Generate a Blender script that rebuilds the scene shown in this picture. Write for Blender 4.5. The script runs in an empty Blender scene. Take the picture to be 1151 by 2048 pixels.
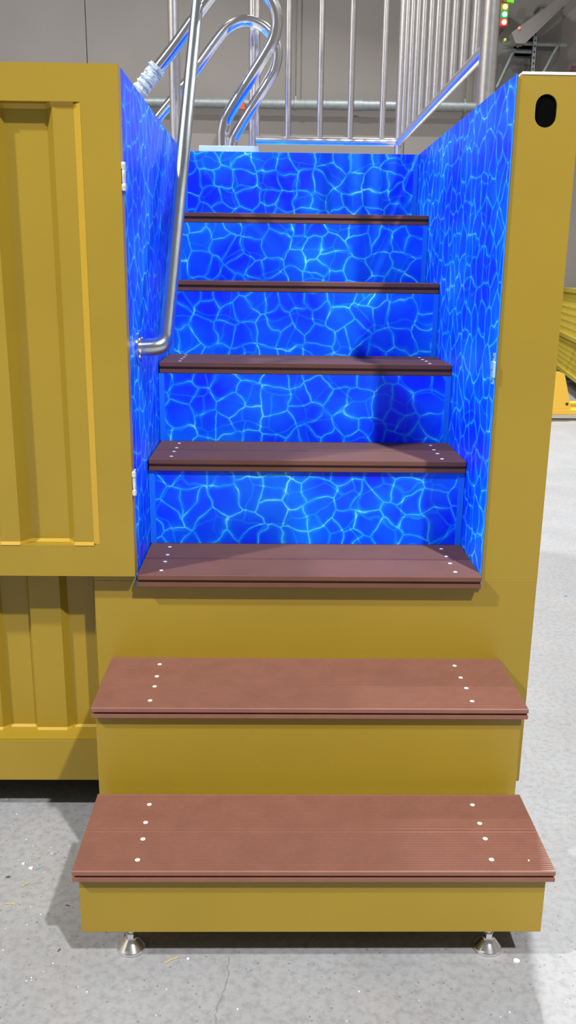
import bpy, bmesh, math, random
from mathutils import Vector, Matrix
random.seed(7)
PI = math.pi
SC = bpy.context.scene
COL = SC.collection

# ------------------------------------------------------------------ helpers
def tag(o, label=None, cat=None, group=None, kind=None):
    if label: o['label'] = label
    if cat: o['category'] = cat
    if group: o['group'] = group
    if kind: o['kind'] = kind
    return o

def wloc(o):
    v = Vector(o.location)
    while o.parent:
        o = o.parent
        v += Vector(o.location)
    return v

def thing(name, loc, label, cat, group=None):
    o = bpy.data.objects.new(name, None)
    o.empty_display_size = .05
    COL.objects.link(o)
    o.location = loc
    return tag(o, label, cat, group)

class MB:
    """collects world-space shapes, then links them as ONE mesh object"""
    def __init__(self):
        self.bm = bmesh.new()
        self.uv = self.bm.loops.layers.uv.new('UVMap')
    def face(self, pts, uvs=None, smooth=False):
        f = self.bm.faces.new([self.bm.verts.new(p) for p in pts])
        f.smooth = smooth
        if uvs:
            for l, u in zip(f.loops, uvs): l[self.uv].uv = u
        return f
    def box(self, x0, x1, y0, y1, z0, z1, bev=0, seg=2):
        b = bmesh.new()
        bmesh.ops.create_cube(b, size=1)
        for v in b.verts:
            v.co = Vector(((x0+x1)/2+v.co.x*(x1-x0), (y0+y1)/2+v.co.y*(y1-y0), (z0+z1)/2+v.co.z*(z1-z0)))
        if bev:
            bmesh.ops.bevel(b, geom=b.edges[:], offset=bev, segments=seg, profile=.5, affect='EDGES')
        self.add(b)
        return self
    def add(self, b, M=None, smooth=False):
        mp = {}
        for v in b.verts:
            mp[v] = self.bm.verts.new(M @ v.co if M else v.co)
        for f in b.faces:
            try: g = self.bm.faces.new([mp[v] for v in f.verts])
            except ValueError: continue
            g.smooth = f.smooth or smooth
        b.free()
    def prism(self, poly, axis, a, b, smooth=False):
        """extrude a 2D polygon along axis from a to b. axis 'x': (y,z), 'y': (x,z), 'z': (x,y)"""
        def P(p, t):
            return {'x': (t, p[0], p[1]), 'y': (p[0], t, p[1]), 'z': (p[0], p[1], t)}[axis]
        A = [self.bm.verts.new(P(p, a)) for p in poly]
        B = [self.bm.verts.new(P(p, b)) for p in poly]
        n = len(poly)
        for i in range(n):
            j = (i+1) % n
            f = self.bm.faces.new((A[i], A[j], B[j], B[i])); f.smooth = smooth
        self.bm.faces.new(A[::-1]); self.bm.faces.new(B)
        return self
    def tube(self, pts, r, n=16, caps=True):
        pts = [Vector(p) for p in pts]
        d0 = (pts[1]-pts[0]).normalized()
        up = Vector((0, 0, 1)) if abs(d0.z) < .9 else Vector((1, 0, 0))
        s = d0.cross(up).normalized()
        rings = []
        for i, p in enumerate(pts):
            if i == 0: d = d0
            elif i == len(pts)-1: d = (pts[i]-pts[i-1]).normalized()
            else: d = ((pts[i]-pts[i-1]).normalized()+(pts[i+1]-pts[i]).normalized()).normalized()
            s = (s-d*s.dot(d)).normalized()
            t = d.cross(s)
            rr = r[i] if isinstance(r, (list, tuple)) else r
            rings.append([self.bm.verts.new(p+(s*math.cos(2*PI*k/n)+t*math.sin(2*PI*k/n))*rr) for k in range(n)])
        for A, B in zip(rings, rings[1:]):
            for k in range(n):
                f = self.bm.faces.new((A[k], A[(k+1) % n], B[(k+1) % n], B[k])); f.smooth = True
        if caps:
            self.bm.faces.new(rings[0][::-1]); self.bm.faces.new(rings[-1])
        return self
    def lathe(self, prof, c, n=24, smooth=True, axis='z'):
        """prof: (radius, height) pairs about c"""
        rings = []
        c = Vector(c)
        for r, h in prof:
            ring = []
            for k in range(n):
                a = 2*PI*k/n
                if axis == 'z': v = Vector((r*math.cos(a), r*math.sin(a), h))
                elif axis == 'x': v = Vector((h, r*math.cos(a), r*math.sin(a)))
                else: v = Vector((r*math.cos(a), h, r*math.sin(a)))
                ring.append(self.bm.verts.new(c+v))
            rings.append(ring)
        for A, B in zip(rings, rings[1:]):
            for k in range(n):
                f = self.bm.faces.new((A[k], A[(k+1) % n], B[(k+1) % n], B[k])); f.smooth = smooth
        self.bm.faces.new(rings[0][::-1]); self.bm.faces.new(rings[-1])
        return self
    def build(self, name, mat, parent=None, M=None):
        bm = self.bm
        if M: bmesh.ops.transform(bm, matrix=M, verts=bm.verts[:])
        bmesh.ops.recalc_face_normals(bm, faces=bm.faces[:])
        xs = [v.co for v in bm.verts]
        lo = Vector((min(v.x for v in xs), min(v.y for v in xs), min(v.z for v in xs)))
        hi = Vector((max(v.x for v in xs), max(v.y for v in xs), max(v.z for v in xs)))
        o3 = Vector(((lo.x+hi.x)/2, (lo.y+hi.y)/2, lo.z))
        for v in bm.verts: v.co -= o3
        me = bpy.data.meshes.new(name)
        bm.to_mesh(me); bm.free()
        me.materials.append(mat)
        if any(p.use_smooth for p in me.polygons): me.set_sharp_from_angle(angle=math.radians(42))
        o = bpy.data.objects.new(name, me)
        COL.objects.link(o)
        if parent:
            o.parent = parent
            o.location = o3-wloc(parent)
        else:
            o.location = o3
        return o

def sharp(o, ang=40):
    me = o.data
    try: me.set_sharp_from_angle(angle=math.radians(ang))
    except Exception: pass
    return o

def fillet(pts, r, n=8):
    """round the corners of a polyline"""
    pts = [Vector(p) for p in pts]
    out = [pts[0]]
    for i in range(1, len(pts)-1):
        p = pts[i]; a = (pts[i-1]-p); b = (pts[i+1]-p)
        rr = r[i] if isinstance(r, (list, tuple)) else r
        ang = a.angle(b)
        t = min(rr/math.tan(ang/2), a.length*.49, b.length*.49)
        A = p+a.normalized()*t; B = p+b.normalized()*t
        for k in range(n+1):
            u = k/n
            out.append(A*(1-u)**2+p*2*u*(1-u)+B*u*u)
    out.append(pts[-1])
    return out

def smoothpath(pts, n=8):
    pts = [Vector(p) for p in pts]
    P = [pts[0]*2-pts[1]]+pts+[pts[-1]*2-pts[-2]]
    out = []
    for i in range(1, len(P)-2):
        a, b, c, d = P[i-1:i+3]
        for k in range(n):
            t = k/n
            out.append(.5*((2*b)+(c-a)*t+(2*a-5*b+4*c-d)*t*t+(3*b-a-3*c+d)*t**3))
    out.append(pts[-1])
    return out

# ------------------------------------------------------------------ materials
def mat(name, col, rough=.5, metal=0., spec=.5, var=0., vscale=8., bump=0., bscale=200., emit=None, estr=0.):
    m = bpy.data.materials.new(name); m.use_nodes = True
    nt = m.node_tree; N = nt.nodes; L = nt.links
    b = N['Principled BSDF']
    b.inputs['Base Color'].default_value = (*col, 1)
    b.inputs['Roughness'].default_value = rough
    b.inputs['Metallic'].default_value = metal
    b.inputs['Specular IOR Level'].default_value = spec
    tc = N.new('ShaderNodeTexCoord')
    if var:
        n = N.new('ShaderNodeTexNoise'); n.inputs['Scale'].default_value = vscale; n.inputs['Detail'].default_value = 6
        L.new(tc.outputs['Object'], n.inputs['Vector'])
        r = N.new('ShaderNodeValToRGB')
        r.color_ramp.elements[0].position = .3; r.color_ramp.elements[1].position = .7
        r.color_ramp.elements[0].color = (*[c*(1-var) for c in col], 1)
        r.color_ramp.elements[1].color = (*[min(1, c*(1+var)) for c in col], 1)
        L.new(n.outputs['Fac'], r.inputs['Fac']); L.new(r.outputs['Color'], b.inputs['Base Color'])
    if bump:
        n2 = N.new('ShaderNodeTexNoise'); n2.inputs['Scale'].default_value = bscale; n2.inputs['Detail'].default_value = 3
        L.new(tc.outputs['Object'], n2.inputs['Vector'])
        bp = N.new('ShaderNodeBump'); bp.inputs['Strength'].default_value = bump; bp.inputs['Distance'].default_value = .002
        L.new(n2.outputs['Fac'], bp.inputs['Height']); L.new(bp.outputs['Normal'], b.inputs['Normal'])
    if emit:
        b.inputs['Emission Color'].default_value = (*emit, 1); b.inputs['Emission Strength'].default_value = estr
    return m

YEL = mat('yellow_paint', (.288, .194, .0165), .38, 0, .45, .05, 3., .08, 260)
YEDGE = mat('yellow_lit_edge', (.42, .265, .02), .3, 0, .5)  # brighter copy of the yellow, paints light caught by fillets and slopes
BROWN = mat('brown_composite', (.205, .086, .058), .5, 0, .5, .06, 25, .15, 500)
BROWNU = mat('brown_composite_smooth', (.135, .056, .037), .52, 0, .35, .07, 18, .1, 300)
CHROME = mat('polished_steel', (.84, .83, .82), .12, 1)
SATIN = mat('satin_steel', (.84, .82, .80), .27, 1, .5, .08, 60)
PIPE = mat('brushed_pipe', (.54, .585, .61), .25, 1, .5, .05, 40)
FOOT = mat('foot_steel', (.88, .87, .85), .2, 1)
SCREW = mat('screw_steel', (.86, .86, .84), .45, .25)
ZINC = mat('zinc_plate', (.36, .62, .78), .4, .4)
HINGE = mat('hinge_steel', (.86, .84, .84), .32, .7)
BLACK = mat('dark_void', (.003, .003, .003), .9, 0, 0)
RIM = mat('grey_rim', (.30, .30, .29), .6)
WHITE = mat('white_cap', (.85, .86, .86), .5)
PADM = mat('pale_blue_pad', (.42, .60, .70), .6, 0, .4, .05, 30)
STRIP = mat('plain_blue_strip', (.0, .16, .85), .5)
WRAPM = mat('plastic_wrap', (.47, .54, .58), .3, 0, .5, .25, 60, .9, 140)
CONC = mat('wall_panel', (.240, .220, .204), .8, 0, .3, .03, 2., .1, 90)
GALV = mat('galvanised_pipe', (.27, .30, .30), .5, .5, .5, .12, 20)
DKGREY = mat('dark_grey_sheet', (.15, .138, .128), .75, 0, .3, .12, 5)
LTGREY = mat('light_grey_sheet', (.20, .185, .175), .7, 0, .3, .04, 4)
RED = mat('red_plastic', (.55, .06, .02), .5)
LIME = mat('lime_plastic_glow', (.18, .75, .02), .5, emit=(.15, .8, .02), estr=.5)  # weak glow added to the panel colour
SYEL = mat('bright_yellow_steel', (.47, .36, .035), .5, 0, .4, .06, 5)
TYEL = mat('truck_yellow', (.85, .50, .05), .3, 0, .6)
RUBBER = mat('dark_rubber', (.02, .02, .02), .7)
SHEETY = mat('dull_yellow_sheet', (.36, .29, .06), .6, 0, .4, .08, 6)

def blue_caustics(name):
    m = bpy.data.materials.new(name); m.use_nodes = True
    nt = m.node_tree; N = nt.nodes; L = nt.links
    b = N['Principled BSDF']
    b.inputs['Roughness'].default_value = .42
    b.inputs['Specular IOR Level'].default_value = .25
    uv = N.new('ShaderNodeUVMap'); uv.uv_map = 'UVMap'
    nz = N.new('ShaderNodeTexNoise'); nz.noise_dimensions = '2D'
    nz.inputs['Scale'].default_value = 13; nz.inputs['Detail'].default_value = 1.5
    L.new(uv.outputs['UV'], nz.inputs['Vector'])
    sub = N.new('ShaderNodeVectorMath'); sub.operation = 'SUBTRACT'; sub.inputs[1].default_value = (.5, .5, .5)
    L.new(nz.outputs['Color'], sub.inputs[0])
    scl = N.new('ShaderNodeVectorMath'); scl.operation = 'SCALE'; scl.inputs['Scale'].default_value = .046
    L.new(sub.outputs[0], scl.inputs[0])
    add = N.new('ShaderNodeVectorMath'); add.operation = 'ADD'
    L.new(uv.outputs['UV'], add.inputs[0]); L.new(scl.outputs[0], add.inputs[1])
    def mth(op, a, bb=None, clamp=False):
        n = N.new('ShaderNodeMath'); n.operation = op; n.use_clamp = clamp
        for i, v in enumerate((a, bb)):
            if v is None: continue
            if isinstance(v, (int, float)): n.inputs[i].default_value = v
            else: L.new(v, n.inputs[i])
        return n.outputs[0]
    def voro(scale, feat, off=(0, 0, 0), rnd=.85):
        vec = add.outputs[0]
        if off != (0, 0, 0):
            o = N.new('ShaderNodeVectorMath'); o.operation = 'ADD'; o.inputs[1].default_value = off
            L.new(vec, o.inputs[0]); vec = o.outputs[0]
        v = N.new('ShaderNodeTexVoronoi'); v.voronoi_dimensions = '2D'; v.feature = feat
        v.inputs['Scale'].default_value = scale; v.inputs['Randomness'].default_value = rnd
        if feat == 'SMOOTH_F1': v.inputs['Smoothness'].default_value = .45
        L.new(vec, v.inputs['Vector'])
        return v.outputs['Distance']
    def noise(scale, det=2, src=None):
        n = N.new('ShaderNodeTexNoise'); n.noise_dimensions = '2D'
        n.inputs['Scale'].default_value = scale; n.inputs['Detail'].default_value = det
        L.new(uv.outputs['UV'], n.inputs['Vector'])
        return n.outputs['Fac']
    S = 16.
    D = voro(S, 'DISTANCE_TO_EDGE')
    wn = noise(30, 1)
    w = mth('ADD', mth('MULTIPLY', wn, .085), .002)
    line = mth('SUBTRACT', 1, mth('DIVIDE', D, w), True)
    line = mth('POWER', line, 1.3)
    line = mth('MULTIPLY', line, mth('MULTIPLY', mth('SUBTRACT', noise(22, 1), .14), 1.9, True))
    F1 = voro(S, 'F1'); SF = voro(S, 'SMOOTH_F1')
    node = mth('MULTIPLY', mth('SUBTRACT', mth('SUBTRACT', F1, SF), .215), 9, True)
    halo = mth('SUBTRACT', 1, mth('DIVIDE', D, .17), True)
    halo = mth('MULTIPLY', mth('POWER', halo, 1.7), .30)
    D2 = voro(11., 'DISTANCE_TO_EDGE', (3.3, 1.7, 0))
    line2 = mth('MULTIPLY', mth('POWER', mth('SUBTRACT', 1, mth('DIVIDE', D2, .05), True), 1.5), mth('MULTIPLY', noise(9, 1), .42))
    tot = mth('ADD', mth('ADD', mth('MULTIPLY', line, .40), halo), line2)
    tot = mth('ADD', tot, mth('MULTIPLY', mth('MULTIPLY', node, line), 1.1))
    big = mth('MULTIPLY', mth('SUBTRACT', noise(5, 2), .34), .72, True)
    tot = mth('ADD', tot, big, True)
    r = N.new('ShaderNodeValToRGB'); cr = r.color_ramp
    cr.elements[0].position = 0; cr.elements[0].color = (.0, .026, 1., 1)
    cr.elements[1].position = 1; cr.elements[1].color = (.40, .93, 1., 1)
    for p, c in ((.18, (.0, .105, 1.)), (.42, (.004, .21, 1.)), (.7, (.05, .52, 1.))):
        e = cr.elements.new(p); e.color = (*c, 1)
    L.new(tot, r.inputs['Fac']); L.new(r.outputs['Color'], b.inputs['Base Color'])
    return m
BLUE = blue_caustics('blue_water_print')

def floor_mat():
    m = bpy.data.materials.new('concrete_floor'); m.use_nodes = True
    nt = m.node_tree; N = nt.nodes; L = nt.links
    b = N['Principled BSDF']; b.inputs['Roughness'].default_value = .55; b.inputs['Specular IOR Level'].default_value = .35
    tc = N.new('ShaderNodeTexCoord')
    def noise(s, d, rough=.6):
        n = N.new('ShaderNodeTexNoise'); n.inputs['Scale'].default_value = s; n.inputs['Detail'].default_value = d
        n.inputs['Roughness'].default_value = rough
        L.new(tc.outputs['Object'], n.inputs['Vector']); return n.outputs['Fac']
    def ramp(src, pts):
        r = N.new('ShaderNodeValToRGB'); e = r.color_ramp.elements
        e[0].position, e[0].color = pts[0][0], (*pts[0][1], 1)
        e[1].position, e[1].color = pts[-1][0], (*pts[-1][1], 1)
        for p, c in pts[1:-1]:
            q = e.new(p); q.color = (*c, 1)
        L.new(src, r.inputs['Fac']); return r.outputs['Color']
    base = ramp(noise(4, 8), [(.25, (.262, .262, .273)), (.75, (.325, .327, .340))])
    fine = ramp(noise(60, 6, .7), [(.30, (.72, .71, .70)), (.55, (1, 1, 1))])
    tint = ramp(noise(9, 4), [(.3, (1., .985, .97)), (.7, (.97, 1., 1.01))])
    def mul(a, c):
        x = N.new('ShaderNodeMix'); x.data_type = 'RGBA'; x.blend_type = 'MULTIPLY'; x.inputs[0].default_value = 1
        L.new(a, x.inputs[6]); L.new(c, x.inputs[7]); return x.outputs[2]
    v = N.new('ShaderNodeTexVoronoi'); v.inputs['Scale'].default_value = 55
    L.new(tc.outputs['Object'], v.inputs['Vector'])
    dots = ramp(v.outputs['Distance'], [(.05, (.55, .52, .50)), (.16, (1, 1, 1))])
    L.new(mul(mul(mul(base, fine), tint), dots), b.inputs['Base Color'])
    bp = N.new('ShaderNodeBump'); bp.inputs['Strength'].default_value = .12; bp.inputs['Distance'].default_value = .003
    L.new(noise(120, 4), bp.inputs['Height']); L.new(bp.outputs['Normal'], b.inputs['Normal'])
    return m
FLOOR = floor_mat()

def lamp_mat(name, col, s):
    return mat(name, (.1, .1, .1), .4, emit=col, estr=s)

# ------------------------------------------------------------------ the hall
fl_ = tag(MB().box(-9, 10, -9, 9.6, -.2, 0).build('floor', FLOOR), kind='structure')
m = MB(); rc = random.Random(3)
L_, R_ = [], []
for i in range(34):
    u = i/33
    yy = -.475-u*.24; xx = -.163-.022*u+.012*math.sin(u*9)*u+rc.uniform(-.0025, .0025); ww = rc.uniform(.0003, .0019)
    L_.append((xx-ww, yy, .0004)); R_.append((xx+ww, yy, .0004))
for i in range(33): m.face([L_[i], L_[i+1], R_[i+1], R_[i]])
m.build('crack', mat('crack_dirt', (.20, .19, .18), .9), fl_)
wb = MB()
wb.box(-9, -2.32, 9.6, 9.8, 0, 9); wb.box(-2.308, 4.75, 9.6, 9.8, 0, 9); wb.box(4.762, 10, 9.6, 9.8, 0, 9)
wb.box(-9, 10, 9.63, 9.81, 0, 9)
tag(wb.build('wall_back', CONC), kind='structure')
tag(MB().box(-9.2, -9, -9, 9.6, 0, 9).build('wall_left', CONC), kind='structure')
tag(MB().box(10, 10.2, -9, 9.6, 0, 9).build('wall_right', CONC), kind='structure')

# ------------------------------------------------------------------ container pool
ZT, ZB = 1.684, .095
WX = .3921            # inner face of the stairwell
XC = .5264            # right end of the container
XL = -2.30            # left end (outside the frame)
YB = 2.44
con = thing('pool_container', (-.6, 1.2, ZB), 'long ochre yellow shipping container pool with a stairwell cut into its end', 'container')

# plate below the stairwell opening
MB().box(-.4935, XC, 0, .006, ZB, .612, .0015).build('front_plate', YEL, con)
# corner post to the right of the opening, with the oblong lifting hole
def post_outline():
    x0, x1, z0, z1 = .3965, XC, .612, ZT
    r = .012
    pts = [(x0, z0), (x1, z0)]
    for k in range(5):
        a = k/4*PI/2; pts.append((x1-.004+.004*math.cos(a), z1-.004+.004*math.sin(a)))
    for k in range(7):
        a = PI/2+k/6*PI/2; pts.append((x0+r+r*math.cos(a), z1-r+r*math.sin(a)))
    return pts
def plate_with_hole(outline, hole, y0, y1):
    b = bmesh.new()
    def ring(pts, y):
        vs = [b.verts.new((p[0], y, p[1])) for p in pts]
        es = [b.edges.new((vs[i], vs[(i+1) % len(vs)])) for i in range(len(vs))]
        return vs, es
    for y in (y0, y1):
        vo, eo = ring(outline, y); vh, eh = ring(hole, y)
        bmesh.ops.triangle_fill(b, edges=eo+eh, use_beauty=True)
        if y == y0: A = (vo, vh)
        else: B = (vo, vh)
    for a, c in zip(A, B):
        for i in range(len(a)):
            j = (i+1) % len(a)
            b.faces.new((a[i], a[j], c[j], c[i]))
    return b
hole = []
hx, hz, hr, hh = .4585, 1.6180, .0218, .0095
for k in range(13): hole.append((hx+hr*math.cos(PI*k/12), hz+hh+hr*math.sin(PI*k/12)))
for k in range(13): hole.append((hx+hr*math.cos(PI+PI*k/12), hz-hh+hr*math.sin(PI+PI*k/12)))
m = MB(); m.add(plate_with_hole(post_outline(), hole, 0, .005))
post = m.build('corner_post', YEL, con)
MB().box(.425, .492, .0052, .03, 1.575, 1.66).build('hole_shade', BLACK, post)  # black box paints the shade inside the hollow post
# long side of the container and the floor of it
MB().box(XC-.006, XC, .006, YB, ZB, ZT-.004).build('side_panel', YEL, con)
MB().box(XL, XC, .05, YB, ZB, ZB+.012).build('base_plate', mat('underseal', (.02, .02, .02), .9), con)
MB().box(XL, XC, YB-.006, YB, ZB+.012, ZT-.004).build('rear_panel', YEL, con)
MB().box(XL, XL+.006, .05, YB-.006, ZB+.012, ZT-.004).build('end_panel', YEL, con)
# bottom rail under the corrugated panel
MB().box(XL, -.4935, 0, .075, ZB, .2055, .002).build('bottom_rail', YEL, con)
# lower corrugated panel
def corrugated(mb, xs, z0, z1, yframe):
    """xs: (x, y) profile of the upright panel; level ledges join it to the frame face"""
    rows = []
    for z in (z0, z1): rows.append([mb.bm.verts.new((x, y, z)) for x, y in xs])
    for i in range(len(xs)-1):
        mb.bm.faces.new((rows[0][i], rows[0][i+1], rows[1][i+1], rows[1][i]))
    for row, z in ((rows[0], z0), (rows[1], z1)):
        fr = [mb.bm.verts.new((x, yframe, z)) for x, y in xs]
        for i in range(len(xs)-1):
            if abs(xs[i][1]-yframe)+abs(xs[i+1][1]-yframe) > 1e-5:
                mb.bm.faces.new((row[i], row[i+1], fr[i+1], fr[i]))
def bead_line(xs, z, r, parent, lift):
    """flat 45 degree fillet strip along the foot (or head) of the panel"""
    m = MB(); d = abs(lift)*2; sg_ = 1 if lift > 0 else -1
    up = [m.bm.verts.new((x, y-.0003, z+sg_*d)) for x, y in xs]
    fr = [m.bm.verts.new((x, y-d*.9, z+sg_*.0003)) for x, y in xs]
    bk = [m.bm.verts.new((x, y+.0006, z+sg_*.0003)) for x, y in xs]
    for i in range(len(xs)-1):
        for A, B in ((up, fr), (fr, bk), (bk, up)):
            m.bm.faces.new((A[i], A[i+1], B[i+1], B[i]))
    m.bm.faces.new((up[0], fr[0], bk[0])); m.bm.faces.new((up[-1], fr[-1], bk[-1]))
    return m.build('lit_bead', YEDGE, parent)
prof = [(-.4935, .0)]
x = -.496
while x > XL+.2:
    prof += [(x-.013, .064), (x-.075, .064), (x-.089, .048), (x-.161, .048)]
    x -= .157
prof += [(x-.02, 0.)]
m = MB(); corrugated(m, prof, .2065, .70, 0.)
cp_ = m.build('corrugated_panel', YEL, con)
bead_line(prof[1:-1], .2065, .0045, cp_, .003)
m = MB(); m.box(XL, -.3965, .0, .006, .70, ZT-.004); m.box(-.4935, -.3965, 0, .006, .612, .70)
m.build('upper_plate', YEL, con)
# top: blue sheeted deck around the stairwell and the pool left of it
def sheet(mb, pts, flip=False, off=(0, 0)):
    """thin blue face with metric UVs taken from its dominant plane"""
    a, b_, c = Vector(pts[0]), Vector(pts[1]), Vector(pts[2])
    n = (b_-a).cross(c-a); k = max(range(3), key=lambda i: abs(n[i]))
    ax = [i for i in range(3) if i != k]
    mb.face(pts, [(p[ax[0]]+off[0], p[ax[1]]+off[1]) for p in pts])
def slab(mb, x0, x1, y0, y1, z0, z1, off=(0, 0)):
    P = lambda x, y, z: (x, y, z)
    for q in ([P(x0,y0,z0),P(x1,y0,z0),P(x1,y0,z1),P(x0,y0,z1)], [P(x0,y1,z0),P(x1,y1,z0),P(x1,y1,z1),P(x0,y1,z1)],
              [P(x0,y0,z0),P(x0,y1,z0),P(x0,y1,z1),P(x0,y0,z1)], [P(x1,y0,z0),P(x1,y1,z0),P(x1,y1,z1),P(x1,y0,z1)],
              [P(x0,y0,z0),P(x1,y0,z0),P(x1,y1,z0),P(x0,y1,z0)], [P(x0,y0,z1),P(x1,y0,z1),P(x1,y1,z1),P(x0,y1,z1)]):
        sheet(mb, q, off=off)
m = MB()
slab(m, -.40, .40, 1.2175, YB-.006, ZT-.004, ZT)          # landing
m.build('top_deck', BLUE, con)
m = MB()
m.box(.40, XC-.001, .031, YB-.006, ZT-.004, ZT); m.box(-.66, -.40, .01, YB-.006, ZT-.004, ZT); m.box(XL+.006, -.66, .01, .25, ZT-.004, ZT); m.box(XL+.006, -.66, 2.25, YB-.006, ZT-.004, ZT)
m.build('top_rim', RIM, con)
m = MB()
slab(m, -.664, -.66, .25, 2.25, .7, ZT-.004); slab(m, XL+.02, -.664, .246, .25, .7, ZT-.004); slab(m, XL+.02, -.664, 2.25, 2.254, .7, ZT-.004)
slab(m, XL+.016, XL+.02, .25, 2.25, .7, ZT-.004); slab(m, XL+.02, -.664, .25, 2.25, .696, .70)
m.build('pool_basin', BLUE, con)
wat = mat('pool_water', (.02, .25, .75), .05, 0, .5)
MB().box(XL+.02, -.664, .25, 2.25, 1.50, 1.52).build('pool_water', wat, con)
# white cap strip over the corner post
MB().box(.405, XC+.002, -.002, .03, ZT, ZT+.0055, .0015).build('cap_strip', WHITE, con)

# the door: folded right back against the container front
dx1, dx0 = -.3925, -1.275
dz0, dz1 = .6346, ZT
yf, yb = -.0365, -.001
fx0, fx1, fz0, fz1 = -1.20, -.4675, .7065, 1.615
m = MB()
# frame front ring with a rounded outer edge
for a in ((dx0, dx1, fz1, dz1), (dx0, dx1, dz0, fz0), (dx0, fx0, fz0, fz1), (fx1, dx1, fz0, fz1)):
    m.face([(a[0], yf, a[2]), (a[1], yf, a[2]), (a[1], yf, a[3]), (a[0], yf, a[3])])
for q in ([(dx0, yf, dz0), (dx1, yf, dz0), (dx1, yb, dz0), (dx0, yb, dz0)], [(dx0, yf, dz1), (dx1, yf, dz1), (dx1, yb, dz1), (dx0, yb, dz1)],
          [(dx0, yf, dz0), (dx0, yb, dz0), (dx0, yb, dz1), (dx0, yf, dz1)], [(dx1, yf, dz0), (dx1, yb, dz0), (dx1, yb, dz1), (dx1, yf, dz1)],
          [(dx0, yb, dz0), (dx1, yb, dz0), (dx1, yb, dz1), (dx0, yb, dz1)]):
    m.face(q)
bmesh.ops.remove_doubles(m.bm, verts=m.bm.verts[:], dist=1e-5)
door = m.build('door', YEL, con)
tag(door, 'open door leaf with a corrugated centre, folded back flat')
# corrugated centre of the door
prof = [(fx1, yf), (fx1-.014, -.0318)]
x = fx1-.014
while x > fx0+.10:
    prof += [(x-.0425, -.0318), (x-.0605, -.005), (x-.1450, -.005), (x-.1630, -.0318)]
    x -= .1630
prof += [(fx0+.012, -.0318), (fx0, yf)]
m = MB(); corrugated(m, prof, fz0, fz1, yf)
ci_ = m.build('corrugated_infill', YEL, door)
bead_line(prof[1:-1], fz0, .0045, ci_, .0035); bead_line(prof[1:-1], fz1, .0045, ci_, -.0045)
# side slopes of the infill, their caught light painted in brighter yellow
m = MB()
m.prism([(fx1-.0005, yf-.0004), (fx1-.0005, yf+.0006), (fx1-.0135, -.0310), (fx1-.0145, -.0322)], 'z', fz0+.003, fz1-.003)
m.build('lit_bead', YEDGE, door)
m = MB()
m.prism([(fx0+.0005, yf-.0004), (fx0+.0005, yf+.0006), (fx0+.0115, -.0310), (fx0+.0125, -.0322)], 'z', fz0+.003, fz1-.003)
m.build('lit_bead', YEDGE, door)
for zc in (1.479, .848):
    m = MB()
    m.box(-.3915, -.3885, -.0300, -.001, zc-.026, zc+.026, .001)
    m.build('hinge', HINGE, door)
    m = MB()
    for a, b_, r in ((-.027, -.0135, .0052), (-.0125, .0125, .0040), (.0135, .027, .0052)):
        m.lathe([(r*.8, a), (r, a+.002), (r, b_-.002), (r*.8, b_)], (-.3880, -.0335, zc), 14)
    m.build('hinge_knuckle', HINGE, door)

# ------------------------------------------------------------------ staircase in the stairwell
st = thing('recessed_staircase', (0, .6, .612), 'blue water-print stairwell with five brown treads set into the yellow container', 'staircase')
TY = {3: (-.0316, .2190), 4: (.2039, .4573), 5: (.4537, .7050), 6: (.7038, .9560), 7: (.9536, 1.2170)}
TZ = {1: .2320, 2: .4218, 3: .6364, 4: .8536, 5: 1.0651, 6: 1.2737, 7: 1.4755}
m = MB(); slab(m, WX, WX+.003, -.004, YB-.3, .612, ZT, (.13, .41))
lining_r = m.build('wall_lining', BLUE, st)
m = MB(); slab(m, -WX-.003, -WX, -.002, YB-.3, .612, ZT, (.77, .20))
lining_l = m.build('wall_lining', BLUE, st)
m = MB()      # folded edge of the right hand sheet, with the gap beside it
m.box(WX+.0002, WX+.0020, -.0062, -.0040, .612, ZT)
m.build('sheet_edge', mat('pale_blue_edge', (.02, .22, .62), .5), lining_r)
MB().box(WX+.003, WX+.0044, -.001, .02, .612, ZT).build('joint_gap', RUBBER, lining_r)
MB().box(-WX-.0042, -WX-.003, -.0015, .02, .62, ZT).build('joint_gap', RUBBER, lining_l)
m = MB(); m.box(-WX-.004, -WX+.003, -.008, .002, .600, .616, .001); m.build('corner_tab', mat('tab_blue', (.02, .3, .6), .5), lining_l)
m = MB(); m.box(WX-.003, WX+.004, -.010, .002, .600, .616, .001); m.build('corner_tab', bpy.data.materials['tab_blue'], lining_r)
# latch keeper plate on the right lining
m = MB()
m.box(WX-.0022, WX-.0002, -.004, .012, 1.068, 1.135, .0006)
m.box(WX-.0060, WX-.0002, -.012, .010, 1.083, 1.118, .0015)
kp = m.build('strike_plate', ZINC, lining_r)
for z in (1.075, 1.100, 1.127):
    m = MB(); m.lathe([(.0022, -.0004), (.0022, .0004)], (WX-(.0064 if z == 1.1 else .0026), .004 if z != 1.1 else .000, z), 10, axis='x')
    m.build('screw_hole', RUBBER, lining_r)

def riser(y, z0, z1, off):
    m = MB(); slab(m, -.3765, .3765, y-.003, y, z0, z1, off)
    m.build('riser', BLUE, st)
    for s in (-1, 1):
        m = MB()
        xs = sorted((s*.3765, s*(WX-.001)))
        m.box(xs[0], xs[1], y-.0055, y, z0, z1)
        m.build('corner_strip', STRIP, st)
TH = .0245
for k in (3, 4, 5, 6):
    riser(TY[k][1], TZ[k], TZ[k+1]-.0295, (.31*k, .17*k))
riser(TY[7][1], TZ[7], ZT, (2.9, .55))

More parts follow.
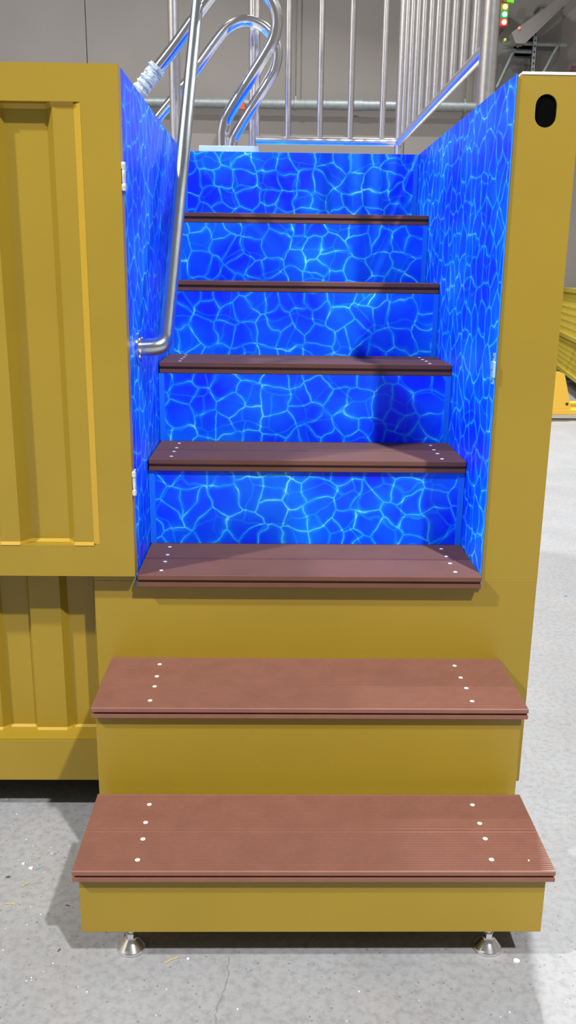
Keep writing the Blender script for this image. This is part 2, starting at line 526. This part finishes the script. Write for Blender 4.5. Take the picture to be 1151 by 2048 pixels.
# treads: two composite boards with ribbed tops and a slotted nosing
def tread_mesh(x0, x1, y0, y1, z, ribs, depth, th=TH):
    """profile (y, z) swept along x; y0 is the nosing"""
    seam = (y0+y1)/2
    top = []
    def board(a, b):
        pts = []
        n = ribs; land = .006
        pitch = (b-a-2*land)/n
        pts.append((a+.0012, z)); pts.append((a+land, z))
        for i in range(n):
            u = a+land+i*pitch
            pts += [(u+pitch*.08, z-depth), (u+pitch*.42, z-depth), (u+pitch*.5, z), (u+pitch, z)]
        pts.append((b-.0012, z))
        return pts
    t1 = board(y0, seam-.0008); t2 = board(seam+.0008, y1)
    prof = [(y0, z-.0012)]+t1+[(seam-.0008, z-.004), (seam+.0008, z-.004)]+t2+[(y1, z-.0012), (y1, z-th)]
    prof += [(y0+.003, z-th), (y0+.0008, z-th+.0015), (y0+.0008, z-th*.64), (y0+.0075, z-th*.61), (y0+.0075, z-th*.40), (y0, z-th*.375)]
    m = MB(); m.prism(prof, 'x', x0, x1)
    return m
def screw_mesh():
    m = MB()
    m.lathe([(.0047, 0), (.0050, .0006), (.0040, .0013), (.0018, .0014), (.0013, .0008)], (0, 0, 0), 14)
    return m
SCREW_ME = None
def put_screws(tr, x0, y0, z):
    global SCREW_ME
    base = wloc(tr)
    for s in (-1, 1):
        for dy in (.034, .098, .149, .212):
            if SCREW_ME is None:
                o = screw_mesh().build('screw', SCREW); SCREW_ME = o.data
            else:
                o = bpy.data.objects.new('screw', SCREW_ME); COL.objects.link(o)
            o.parent = tr
            o.location = Vector((s*x0+random.uniform(-.002, .002), y0+dy+random.uniform(-.002, .002), z-.0002))-base
for k in (3, 4, 5, 6, 7):
    y0, y1 = TY[k]
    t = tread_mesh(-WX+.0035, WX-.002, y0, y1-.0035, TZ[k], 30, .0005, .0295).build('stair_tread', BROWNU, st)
    if k <= 5: put_screws(t, .338, y0, TZ[k])

# ------------------------------------------------------------------ entry steps in front
es = thing('entry_steps', (0, -.26, 0), 'free-standing ochre yellow two-step unit with ribbed brown treads in front of the container', 'steps')
b1 = MB().box(-.4415, .4332, -.5036, -.245, .0843, TZ[1]-TH, .0015).build('step_box', YEL, es)
b2 = MB().box(-.4535, .4452, -.2350, -.0015, ZB+.005, TZ[2]-TH, .0015).build('step_box', YEL, es)
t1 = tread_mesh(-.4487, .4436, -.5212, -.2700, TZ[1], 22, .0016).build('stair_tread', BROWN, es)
put_screws(t1, .334, -.5212, TZ[1])
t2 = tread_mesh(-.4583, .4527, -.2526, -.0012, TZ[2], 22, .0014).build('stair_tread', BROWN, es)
put_screws(t2, .341, -.2526, TZ[2])
MB().lathe([(.0016, 0), (.0016, .002)], (.4015, -.4905, TZ[1]), 8).build('paint_fleck', WHITE, t1)
for fx in (-.358, .349):
    fy = -.447
    m = MB()
    m.lathe([(.0255, .0), (.0280, .0015), (.0280, .0055), (.0268, .007), (.0130, .0235), (.0110, .0255), (.0105, .027)], (fx, fy, 0), 28)
    f = sharp(m.build('leveling_foot', FOOT, es))
    m = MB()
    for k in range(1):
        m.lathe([(.0108, .026), (.0115, .0275), (.0115, .0385), (.0108, .040)], (fx, fy, 0), 6, False)
    m.build('hex_nut', CHROME, f)
    MB().lathe([(.0085, .038), (.0085, .086)], (fx, fy, 0), 14).build('threaded_stem', SATIN, f)
for fx in (-.36, .35):
    m = MB(); m.lathe([(.0255, 0), (.0255, .006), (.0120, .0315), (.0105, .036), (.0105, .10)], (fx, -.06, 0), 20)
    m.build('rear_foot', CHROME, es)

# ------------------------------------------------------------------ handrail on the left lining
hr = thing('handrail', (-.37, .108, 1.09), 'brushed steel handrail rising diagonally from a round flange on the left blue wall', 'handrail')
path = fillet([(-.389, .108, 1.130), (-.333, .108, 1.133), (-.345, 1.343, 2.167), (-.352, 1.52, 2.315), (-.43, 1.60, 2.34)], [0, .052, .3, .04, 0], 10)
MB().tube(path, .0195, 24).build('rail_pipe', PIPE, hr)
m = MB(); m.lathe([(.0335, 0), (.0345, .001), (.0345, .0045), (.0320, .006), (.0215, .0065), (.0205, .010)], (-WX, .108, 1.130), 28, axis='x')
fl = sharp(m.build('wall_flange', CHROME, hr))
for k in range(4):
    a = PI/4+k*PI/2
    m = MB(); m.lathe([(.0042, .006), (.0042, .0085), (.003, .0095)], (-WX, .108+.027*math.cos(a), 1.130+.027*math.sin(a)), 6, False, axis='x')
    m.build('flange_bolt', CHROME, fl)

# ------------------------------------------------------------------ grab rails of the pool ladder
loopA = [(-.264, 1.32, 1.704), (-.264, 1.32, 1.735), (-.262, 1.32, 1.769), (-.245, 1.32, 1.814), (-.171, 1.32, 1.926), (-.121, 1.32, 2.000), (-.094, 1.32, 2.049), (-.083, 1.32, 2.100),
         (-.095, 1.32, 2.150), (-.138, 1.32, 2.199), (-.204, 1.32, 2.221), (-.269, 1.32, 2.200), (-.322, 1.32, 2.146), (-.42, 1.32, 2.022), (-.505, 1.32, 1.925), (-.560, 1.32, 1.863), (-.65, 1.32, 1.75), (-.80, 1.32, 1.56), (-.86, 1.32, 1.45)]
dxy = (.004, .58, .026)
loopB = [(x+dxy[0], y+dxy[1], z+dxy[2]) for x, y, z in loopA]
loopB[0] = (-.258, 1.90, 1.684); loopB[1] = (-.258, 1.90, 1.74)
for L_, lab in ((loopA, 'chrome pool grab rail looping nearest the camera, wrapped in plastic low down'),
                (loopB, 'chrome pool grab rail looping behind the wrapped one')):
    g = thing('grab_rail', (L_[0][0], L_[0][1], L_[0][2]), lab, 'grab rail', 'pool ladder grab rails')
    MB().tube(smoothpath(L_, 7), .0205, 20).build('rail_tube', CHROME, g)
    c = (L_[0][0], L_[0][1], L_[0][2]+.0005)
    MB().lathe([(.033, 0), (.033, .003), (.027, .008), (.0212, .010)], c, 24).build('base_collar', CHROME, g)
# ragged plastic wound round the near rail
m = MB()
A, B = Vector((-.478, 1.32, 1.957)), Vector((-.560, 1.32, 1.862))
nn = 40; rr = []; pp = []
for i in range(nn+1):
    u = i/nn
    pp.append(A.lerp(B, u)); rr.append(.0265+.0015*math.sin(i*.9)+random.uniform(-.0022, .0026)+(.003 if u < .12 else 0)+(.002 if u > .9 else 0))
m.tube(pp, rr, 18)
for v in m.bm.verts: v.co += Vector((random.uniform(-1, 1), random.uniform(-1, 1), random.uniform(-1, 1)))*.0026
w = m.build('plastic_wrap', WRAPM); tag(w, 'crinkled clear plastic wound round the near chrome grab rail', 'wrap')
# pad under the near rail
m = MB(); m.box(-.338, -.141, 1.222, 1.44, ZT, ZT+.0195, .002)
p = m.build('mounting_board', PADM); tag(p, 'pale blue board lying on the landing edge under the grab rail base', 'board')

# ------------------------------------------------------------------ guard railing round the landing
gr = thing('guard_railing', (.42, 1.95, ZT), 'satin steel guard railing of upright bars along the right side and back of the landing', 'railing')
zr0, zr1 = 1.823, 2.80
GX, GY = .42, 1.965
def post_(x, y, r=.0205, z0=ZT):
    m = MB(); m.tube([(x, y, z0), (x, y, zr1)], r, 20)
    return m.build('post', SATIN, gr)
post_(GX+.004, GY); post_(-.178, GY, .015); post_(GX+.002, .395, .0215)
for q, nm in (([(GX, GY, zr0), (GX, .40, zr0)], 'bottom_rail'), ([(GX, GY, zr0), (-.165, GY, zr0)], 'bottom_rail'),
          ([(GX, GY, zr1), (GX, .40, zr1)], 'top_rail'), ([(GX, GY, zr1), (-.165, GY, zr1)], 'top_rail')):
    m = MB(); m.tube(q, .0150, 18); m.build(nm, SATIN, gr)
m = MB(); m.tube([(-.157, GY, zr0), (-.157, GY, zr1)], .0085, 12); m.build('panel_stile', SATIN, gr)
def bar(x, y):
    m = MB(); m.tube([(x, y, zr0), (x, y, zr1)], .0125, 14); m.build('baluster', SATIN, gr)
for x in (-.034, .096, .220, .350): bar(x, GY)
for y in (1.83, 1.69, 1.55, 1.41, 1.255, 1.115, .975, .835, .69, .545): bar(GX, y)
# gate post on the left
gp = thing('gate_post', (-.452, 1.6, ZT), 'single satin steel post standing left of the landing behind the handrail', 'post')
m = MB(); m.tube([(-.452, 1.6, ZT), (-.452, 1.6, 2.80)], .0212, 22); m.build('post_tube', SATIN, gp)
MB().lathe([(.04, 0), (.04, .006), (.034, .008)], (-.452, 1.6, ZT), 24).build('base_flange', SATIN, gp)
MB().lathe([(.0225, 0), (.0225, .008), (.012, .014)], (-.452, 1.6, 2.80), 22).build('post_cap', SATIN, gp)

# ------------------------------------------------------------------ far wall fittings
pz, py = 3.25, 9.46
m = MB(); m.tube([(-8.5, py, pz), (2.90, py, pz)], .056, 18)
for x in (-5.2, -2.4, .9, 2.8): m.lathe([(.056, -.05), (.064, -.05), (.064, .05), (.056, .05)], (x, py, pz), 18, axis='x')
tag(m.build('wall_pipe', GALV), 'long horizontal galvanised pipe running along the grey back wall', 'pipe')
for x, lab in ((.155, 'thin hanger rod holding the pipe between the first two railing bars'), (2.17, 'thin hanger rod holding the pipe right of the bars under the sloping rail')):
    h = thing('hanger_rod', (x, py, pz+.056), lab, 'rod', 'pipe hanger rods')
    MB().tube([(x, py, pz+.05), (x, py, 6.)], .008, 8).build('rod', DKGREY, h)
    m = MB(); m.lathe([(.062, -.015), (.066, -.015), (.066, .015), (.062, .015)], (x, py, pz), 18, axis='x'); m.build('pipe_clamp', GALV, h)
    m = MB(); m.lathe([(.02, 0), (.02, .025)], (x, py, pz+.062), 6, False); m.build('nut', GALV, h)
v = thing('pipe_valve', (-.50, 9.36, 3.18), 'small red valve handle on the back wall pipe', 'valve')
m = MB(); m.prism([(-.555, 3.17), (-.44, 3.17), (-.452, 3.26), (-.50, 3.31), (-.53, 3.27)], 'y', 9.34, 9.375); m.build('handle', RED, v)
MB().tube([(-.50, 9.375, 3.23), (-.50, 9.44, 3.23)], .014, 10).build('stem', GALV, v)

# grey duct, strut frame and slanting chute behind the corner post
d = thing('air_duct', (3.08, 9.5, 0), 'dark grey sheet metal duct standing against the back wall at right', 'duct')
MB().box(2.955, 3.225, 9.36, 9.58, 0, 4.30, .004).build('duct_body', DKGREY, d)
MB().box(2.945, 3.235, 9.35, 9.585, 4.30, 4.33, .003).build('duct_flange', DKGREY, d)
MB().box(2.56, 2.94, 9.55, 9.59, 2.9, 3.83).build('backing_plate', DKGREY, d)
MB().box(2.74, 2.94, 9.50, 9.59, 3.84, 4.10).build('dark_opening', BLACK, d)
sf = thing('strut_frame', (2.9, 9.25, 3.2), 'galvanised slotted strut frame with diagonal braces on the back wall', 'bracket')
def bar3(p, q, w, nm, par, matl=GALV):
    m = MB(); m.tube([p, q], w, 4); return m.build(nm, matl, par)
bar3((2.52, 9.26, 3.905), (3.27, 9.26, 3.895), .022, 'crossbar', sf)
bar3((2.52, 9.30, 3.835), (2.90, 9.30, 3.825), .022, 'crossbar', sf)
m = MB(); m.box(2.866, 2.906, 9.20, 9.24, 3.0, 4.02, .002); up = m.build('slotted_upright', GALV, sf)
for k in range(9):
    m = MB(); m.box(2.878, 2.894, 9.1985, 9.202, 3.98-.06*k-.012, 3.98-.06*k+.012, .001); m.build('slot', RUBBER, up)
bar3((2.66, 9.27, 3.80), (2.50, 9.27, 3.43), .021, 'brace', sf)
bar3((3.17, 9.25, 3.885), (3.0, 9.25, 3.54), .021, 'brace', sf)
MB().box(2.875, 2.897, 9.20, 9.58, 3.05, 3.09).build('wall_arm', GALV, sf)
ch = thing('slanting_chute', (2.65, 9.15, 3.84), 'light grey box chute slanting up to the right above the strut frame', 'chute')
m = MB(); m.prism([(2.565, 3.955), (2.615, 3.845), (2.72, 3.845), (3.25, 4.36), (3.85, 4.94), (3.85, 5.07), (3.16, 4.38)], 'y', 9.02, 9.16)
m.build('chute_body', LTGREY, ch)
m = MB(); m.prism([(2.72, 3.840), (3.85, 4.935), (3.85, 4.95), (2.72, 3.855)], 'y', 9.00, 9.18); m.build('lower_flange', LTGREY, ch)
MB().box(2.70, 2.72, 9.16, 9.3, 3.86, 3.89).build('wall_tie', GALV, ch)
# signal light
sl = thing('signal_light', (2.51, 9.25, 4.06), 'lit signal light with stacked yellow, green and red lamps beside the near railing post', 'signal light')
MB().box(2.46, 2.555, 9.27, 9.58, 4.06, 4.33, .004).build('housing', DKGREY, sl)
for z, nm, hc, lc, s in ((4.270, 'yellow lamp', (.22, .16, .01), (1., .75, .10), 7), (4.192, 'green lamp', (.0, .25, .05), (.25, 1., .35), 9), (4.112, 'red lamp', (.55, .02, .01), (1., .55, .35), 9)):
    hm = mat(nm.replace(' ', '_')+'_case', hc, .4, emit=hc, estr=.9)
    m = MB(); m.box(2.475, 2.563, 9.232, 9.27, z-.038, z+.038, .006)
    h = m.build('lamp_case', hm, sl)
    m = MB(); m.lathe([(.027, 0), (.025, -.008), (.016, -.016), (.004, -.019)], (2.522, 9.233, z), 18, axis='y')
    tag(m.build('lens', lamp_mat(nm.replace(' ', '_')+'_lens', lc, s), h), nm)
m = MB(); m.prism([(2.515, 4.33), (2.62, 4.315), (2.62, 4.44), (2.56, 4.44)], 'y', 9.24, 9.27); m.build('lime_panel', LIME, sl)
for k in range(3):
    m = MB(); m.tube([(2.475+.02*k, 9.225, 4.315), (2.56+.02*k, 9.225, 4.45)], .006, 8); m.build('cable', RED, sl)
for (x, z, c, nm) in ((2.646, 4.0, (1., .28, .05), 'small orange indicator lamp on the slanting chute'), (2.545, 3.93, (.55, .6, .08), 'small yellow-green indicator lamp at the end of the strut crossbar')):
    m = MB(); m.lathe([(.016, 0), (.016, -.012), (.008, -.02)], (x, 9.02 if z > 3.95 else 9.235, z), 14, axis='y')
    tag(m.build('indicator_lamp', lamp_mat('indicator_%d' % int(c[0]*100), c, 1.0)), nm, 'lamp')
m = MB(); m.tube([(3.40, 9.52, 3.60), (3.46, 9.52, 3.72)], .014, 8); m.tube([(3.43, 9.52, 3.72), (3.50, 9.52, 3.715)], .012, 8); m.tube([(3.40, 9.52, 3.60), (3.40, 9.60, 3.60)], .02, 8)
tag(m.build('red_hook', mat('dull_red', (.22, .06, .04), .6)), 'small dull red hook on the back wall above the corner post', 'hook')

# ------------------------------------------------------------------ yellow stillage and pallet truck beyond the right side
A_ = Vector((3.52, 9.44, 0)); d_ = Vector((3.234-3.431, 7.744-8.855, 0)).normalized(); nrm = Vector((-d_.y, d_.x, 0))
LEN = 2.6; WID = 1.1
ang = math.atan2(d_.y, d_.x)
M_ = Matrix.Translation(A_) @ Matrix.Rotation(ang, 4, 'Z')
sg = thing('yellow_stillage', (A_.x+.2, A_.y-1.2, 0), 'long yellow steel mesh cage bin standing on the floor far right of the container', 'cage bin')
def sb(nm, matl, *a, **k):
    m = MB(); m.box(*a, **k); return m.build(nm, matl, sg, M=M_)
for x in (0, LEN-.05):
    for y in (0, WID-.05):
        sb('corner_leg', SYEL, x, x+.05, y, y+.05, 0, 1.18)
for z0, z1 in ((1.13, 1.18), (.60, .645), (.19, .235)):
    for y in (0, WID-.05):
        sb('side_rail', SYEL, .05, LEN-.05, y+.003, y+.047, z0, z1)
    for x in (0, LEN-.05):
        sb('end_rail', SYEL, x+.003, x+.047, .05, WID-.05, z0, z1)
m = MB()
n = 52
for i in range(1, n):
    x = .05+(LEN-.1)*i/n
    m.box(x-.003, x+.003, .022, .028, .235, 1.13)
for z in (.30, .36, .42, .48, .54, .72, .80, .88, .96, 1.04): m.box(.05, LEN-.05, .018, .023, z-.003, z+.003)
m.build('wire_mesh', SYEL, sg, M=M_)
sb('base_tray', SYEL, .05, LEN-.05, .05, WID-.05, .19, .20)
sb('inner_panel', SHEETY, .08, LEN-.06, .30, .33, .645, 1.13)
for k in range(3):
    cr_ = MB(); cr_.box(.10+k*.80, .10+k*.80+.74, .14, .56, .201, .58, .01)
    o = cr_.build('yellow_crate', SHEETY, None, M=M_)
    tag(o, ('dull yellow crate at the far end of the yellow cage bin', 'dull yellow crate in the middle of the yellow cage bin', 'dull yellow crate at the near end of the yellow cage bin')[k], 'crate', 'crates inside the cage bin')

pt = thing('pallet_truck', (2.55, 6.35, 0), 'bright yellow pallet truck with its forks lying right, behind the container corner', 'pallet truck')
for y0, y1 in ((6.27, 6.42), (6.72, 6.87)):
    m = MB(); m.box(2.50, 3.55, y0, y1, .052, .106, .008); f = m.build('fork', TYEL, pt)
    m = MB(); m.lathe([(.04, -.05), (.04, .05)], (3.40, (y0+y1)/2, .0405), 16, axis='y'); m.build('load_roller', RUBBER, f)
    m = MB(); m.prism([(2.50, .107), (2.705, .107), (2.695, .165), (2.618, .435), (2.58, .45), (2.50, .45)], 'y', y0+.01, y0+.05)
    gu = m.build('gusset_plate', TYEL, pt)
    m = MB(); m.lathe([(.014, 0), (.014, -.003)], (2.665, y0+.0095, .155), 14, axis='y'); m.build('pivot_hole', RUBBER, gu)
m = MB(); m.box(2.42, 2.50, 6.27, 6.87, .10, .48, .01); m.build('fork_carriage', TYEL, pt)
m = MB(); m.lathe([(.07, .16), (.07, .5), (.03, .52), (.03, .60)], (2.34, 6.57, 0), 20); m.build('pump_body', TYEL, pt)
for y in (6.50, 6.64):
    m = MB(); m.lathe([(.08, -.025), (.08, .025)], (2.34, y, .0805), 22, axis='y'); m.build('steer_wheel', RUBBER, pt)
m = MB(); m.tube(fillet([(2.34, 6.57, .58), (2.16, 6.57, 1.12), (2.14, 6.57, 1.22)], .05), .017, 12); tl = m.build('tiller', TYEL, pt)
m = MB(); m.tube(fillet([(2.14, 6.57, 1.2), (2.13, 6.48, 1.22), (2.11, 6.48, 1.34), (2.11, 6.66, 1.34), (2.13, 6.66, 1.22), (2.14, 6.57, 1.2)], .03), .012, 10); m.build('tiller_grip', RUBBER, tl)

# ------------------------------------------------------------------ litter on the concrete
STRAW = mat('straw', (.50, .40, .12), .7); FOIL = mat('white_foil', (.85, .87, .88), .4); BITD = mat('brown_bit', (.12, .07, .04), .8); BITB = mat('blue_shaving', (.05, .35, .5), .5)
def straw(x, y, l, a, lab, matl=STRAW, nm='straw', cat='litter', w=.0012):
    c, s = math.cos(a)*l/2, math.sin(a)*l/2
    m = MB(); m.tube([(x-c, y-s, w), (x, y+.001, w+.0006), (x+c, y+s, w)], w, 6)
    tag(m.build(nm, matl), lab, cat)
def scrap(x, y, r, lab, matl=FOIL, nm='foil_scrap', cat='litter'):
    m = MB(); n = 7
    pts = [(x+r*random.uniform(.6, 1.1)*math.cos(2*PI*k/n), y+r*.7*random.uniform(.6, 1.1)*math.sin(2*PI*k/n)) for k in range(n)]
    m.prism(pts, 'z', .0002, .0022)
    tag(m.build(nm, matl), lab, cat)
straw(-.633, -.322, .020, 0, 'straw lying level on the floor near the left edge, beside the low step')
straw(-.618, -.262, .018, .8, 'slanting straw on the floor left of the low tread')
straw(-.276, -.482, .030, .55, 'straw on the floor just right of the left levelling foot')
straw(-.512, -.328, .008, -.3, 'short brown splinter in the shadow left of the low step', BITD, 'splinter')
scrap(-.663, -.236, .0055, 'round brown chip on the floor at the far left', BITD, 'bark_chip')
scrap(.399, -.484, .0085, 'white foil scrap on the floor right of the right levelling foot')
scrap(-.621, -.206, .0065, 'bright white scrap on the floor left of the lower tread, right one of a pair')
scrap(-.642, -.190, .0045, 'small white scrap on the floor left of the lower tread, left one of a pair')
straw(-.603, -.207, .018, .7, 'fine blue plastic shaving beside the white scraps', BITB, 'plastic_shaving', w=.0007)
scrap(1.153, 1.56, .009, 'blue plastic bit on the floor far right of the container', BITB, 'plastic_bit')
scrap(-.244, -.478, .0035, 'tiny white crumb on the floor right of the slanting straw by the foot', FOIL, 'crumb')
straw(-.500, -.455, .008, 1.2, 'brown splinter on the floor in front of the step shadow corner', BITD, 'splinter')
m = MB()
for i in range(70):
    x = random.uniform(-.80, -.48); y = random.uniform(-.62, .16)
    if random.random() < .25: x = random.uniform(-.45, .5); y = random.uniform(-.66, -.53)
    s = random.uniform(.0005, .0012)
    m.box(x-s, x+s, y-s, y+s, 0, s)
tag(m.build('floor_grit', FOIL), 'fine pale grit scattered on the concrete left of the steps', 'grit', kind='stuff')

# ------------------------------------------------------------------ light
def lamp(name, loc, power, size, col=(1, 1, 1), target=None):
    l = bpy.data.lights.new(name, 'AREA'); l.shape = 'DISK'; l.size = size; l.energy = power; l.color = col
    o = bpy.data.objects.new(name, l); COL.objects.link(o); o.location = loc
    if target: o.rotation_euler = (Vector(target)-Vector(loc)).to_track_quat('-Z', 'Y').to_euler()
    return o
lamp('high_bay_key', (2.75, -5.3, 7.6), 1180, .3, (1, .985, .96))
lamp('high_bay_left', (-6.0, -3.9, 7.6), 1250, .4, (1, .99, .97))
lamp('high_bay_rear', (1.9, 7.2, 6.6), 1080, .4, (1, 1, 1), (0, -.5, 0))
lamp('fill_back_wall', (-2.6, 3.6, 7.4), 480, .4)  # added fill without a known fixture, brightens the back wall
W = bpy.data.worlds.new('hall_light'); SC.world = W; W.use_nodes = True
W.node_tree.nodes['Background'].inputs['Color'].default_value = (.95, .98, 1., 1)
W.node_tree.nodes['Background'].inputs['Strength'].default_value = .2

# ------------------------------------------------------------------ camera
cd = bpy.data.cameras.new('camera'); cam = bpy.data.objects.new('camera', cd); COL.objects.link(cam)
cxyz = Vector((-.0865, -1.9161, 1.2931)); yaw, pitch, roll, f = .0187, -.2629, .0124, 1763.0
cy, sy, cp, sp, cr, sr = math.cos(yaw), math.sin(yaw), math.cos(pitch), math.sin(pitch), math.cos(roll), math.sin(roll)
F = Vector((sy*cp, cy*cp, sp)); R0 = Vector((cy, -sy, 0)); U0 = R0.cross(F)
R = R0*cr+U0*sr; U = -R0*sr+U0*cr
M = Matrix(((R.x, U.x, -F.x, cxyz.x), (R.y, U.y, -F.y, cxyz.y), (R.z, U.z, -F.z, cxyz.z), (0, 0, 0, 1)))
cam.matrix_world = M
cd.sensor_fit = 'VERTICAL'; cd.sensor_height = 36; cd.lens = f/2048*36
cd.clip_start = .05; cd.clip_end = 60
SC.camera = cam
vs = SC.view_settings
vs.view_transform = 'Standard'; vs.look = 'None'; vs.exposure = 0; vs.gamma = 1
try: vs.use_curve_mapping = False
except Exception: pass
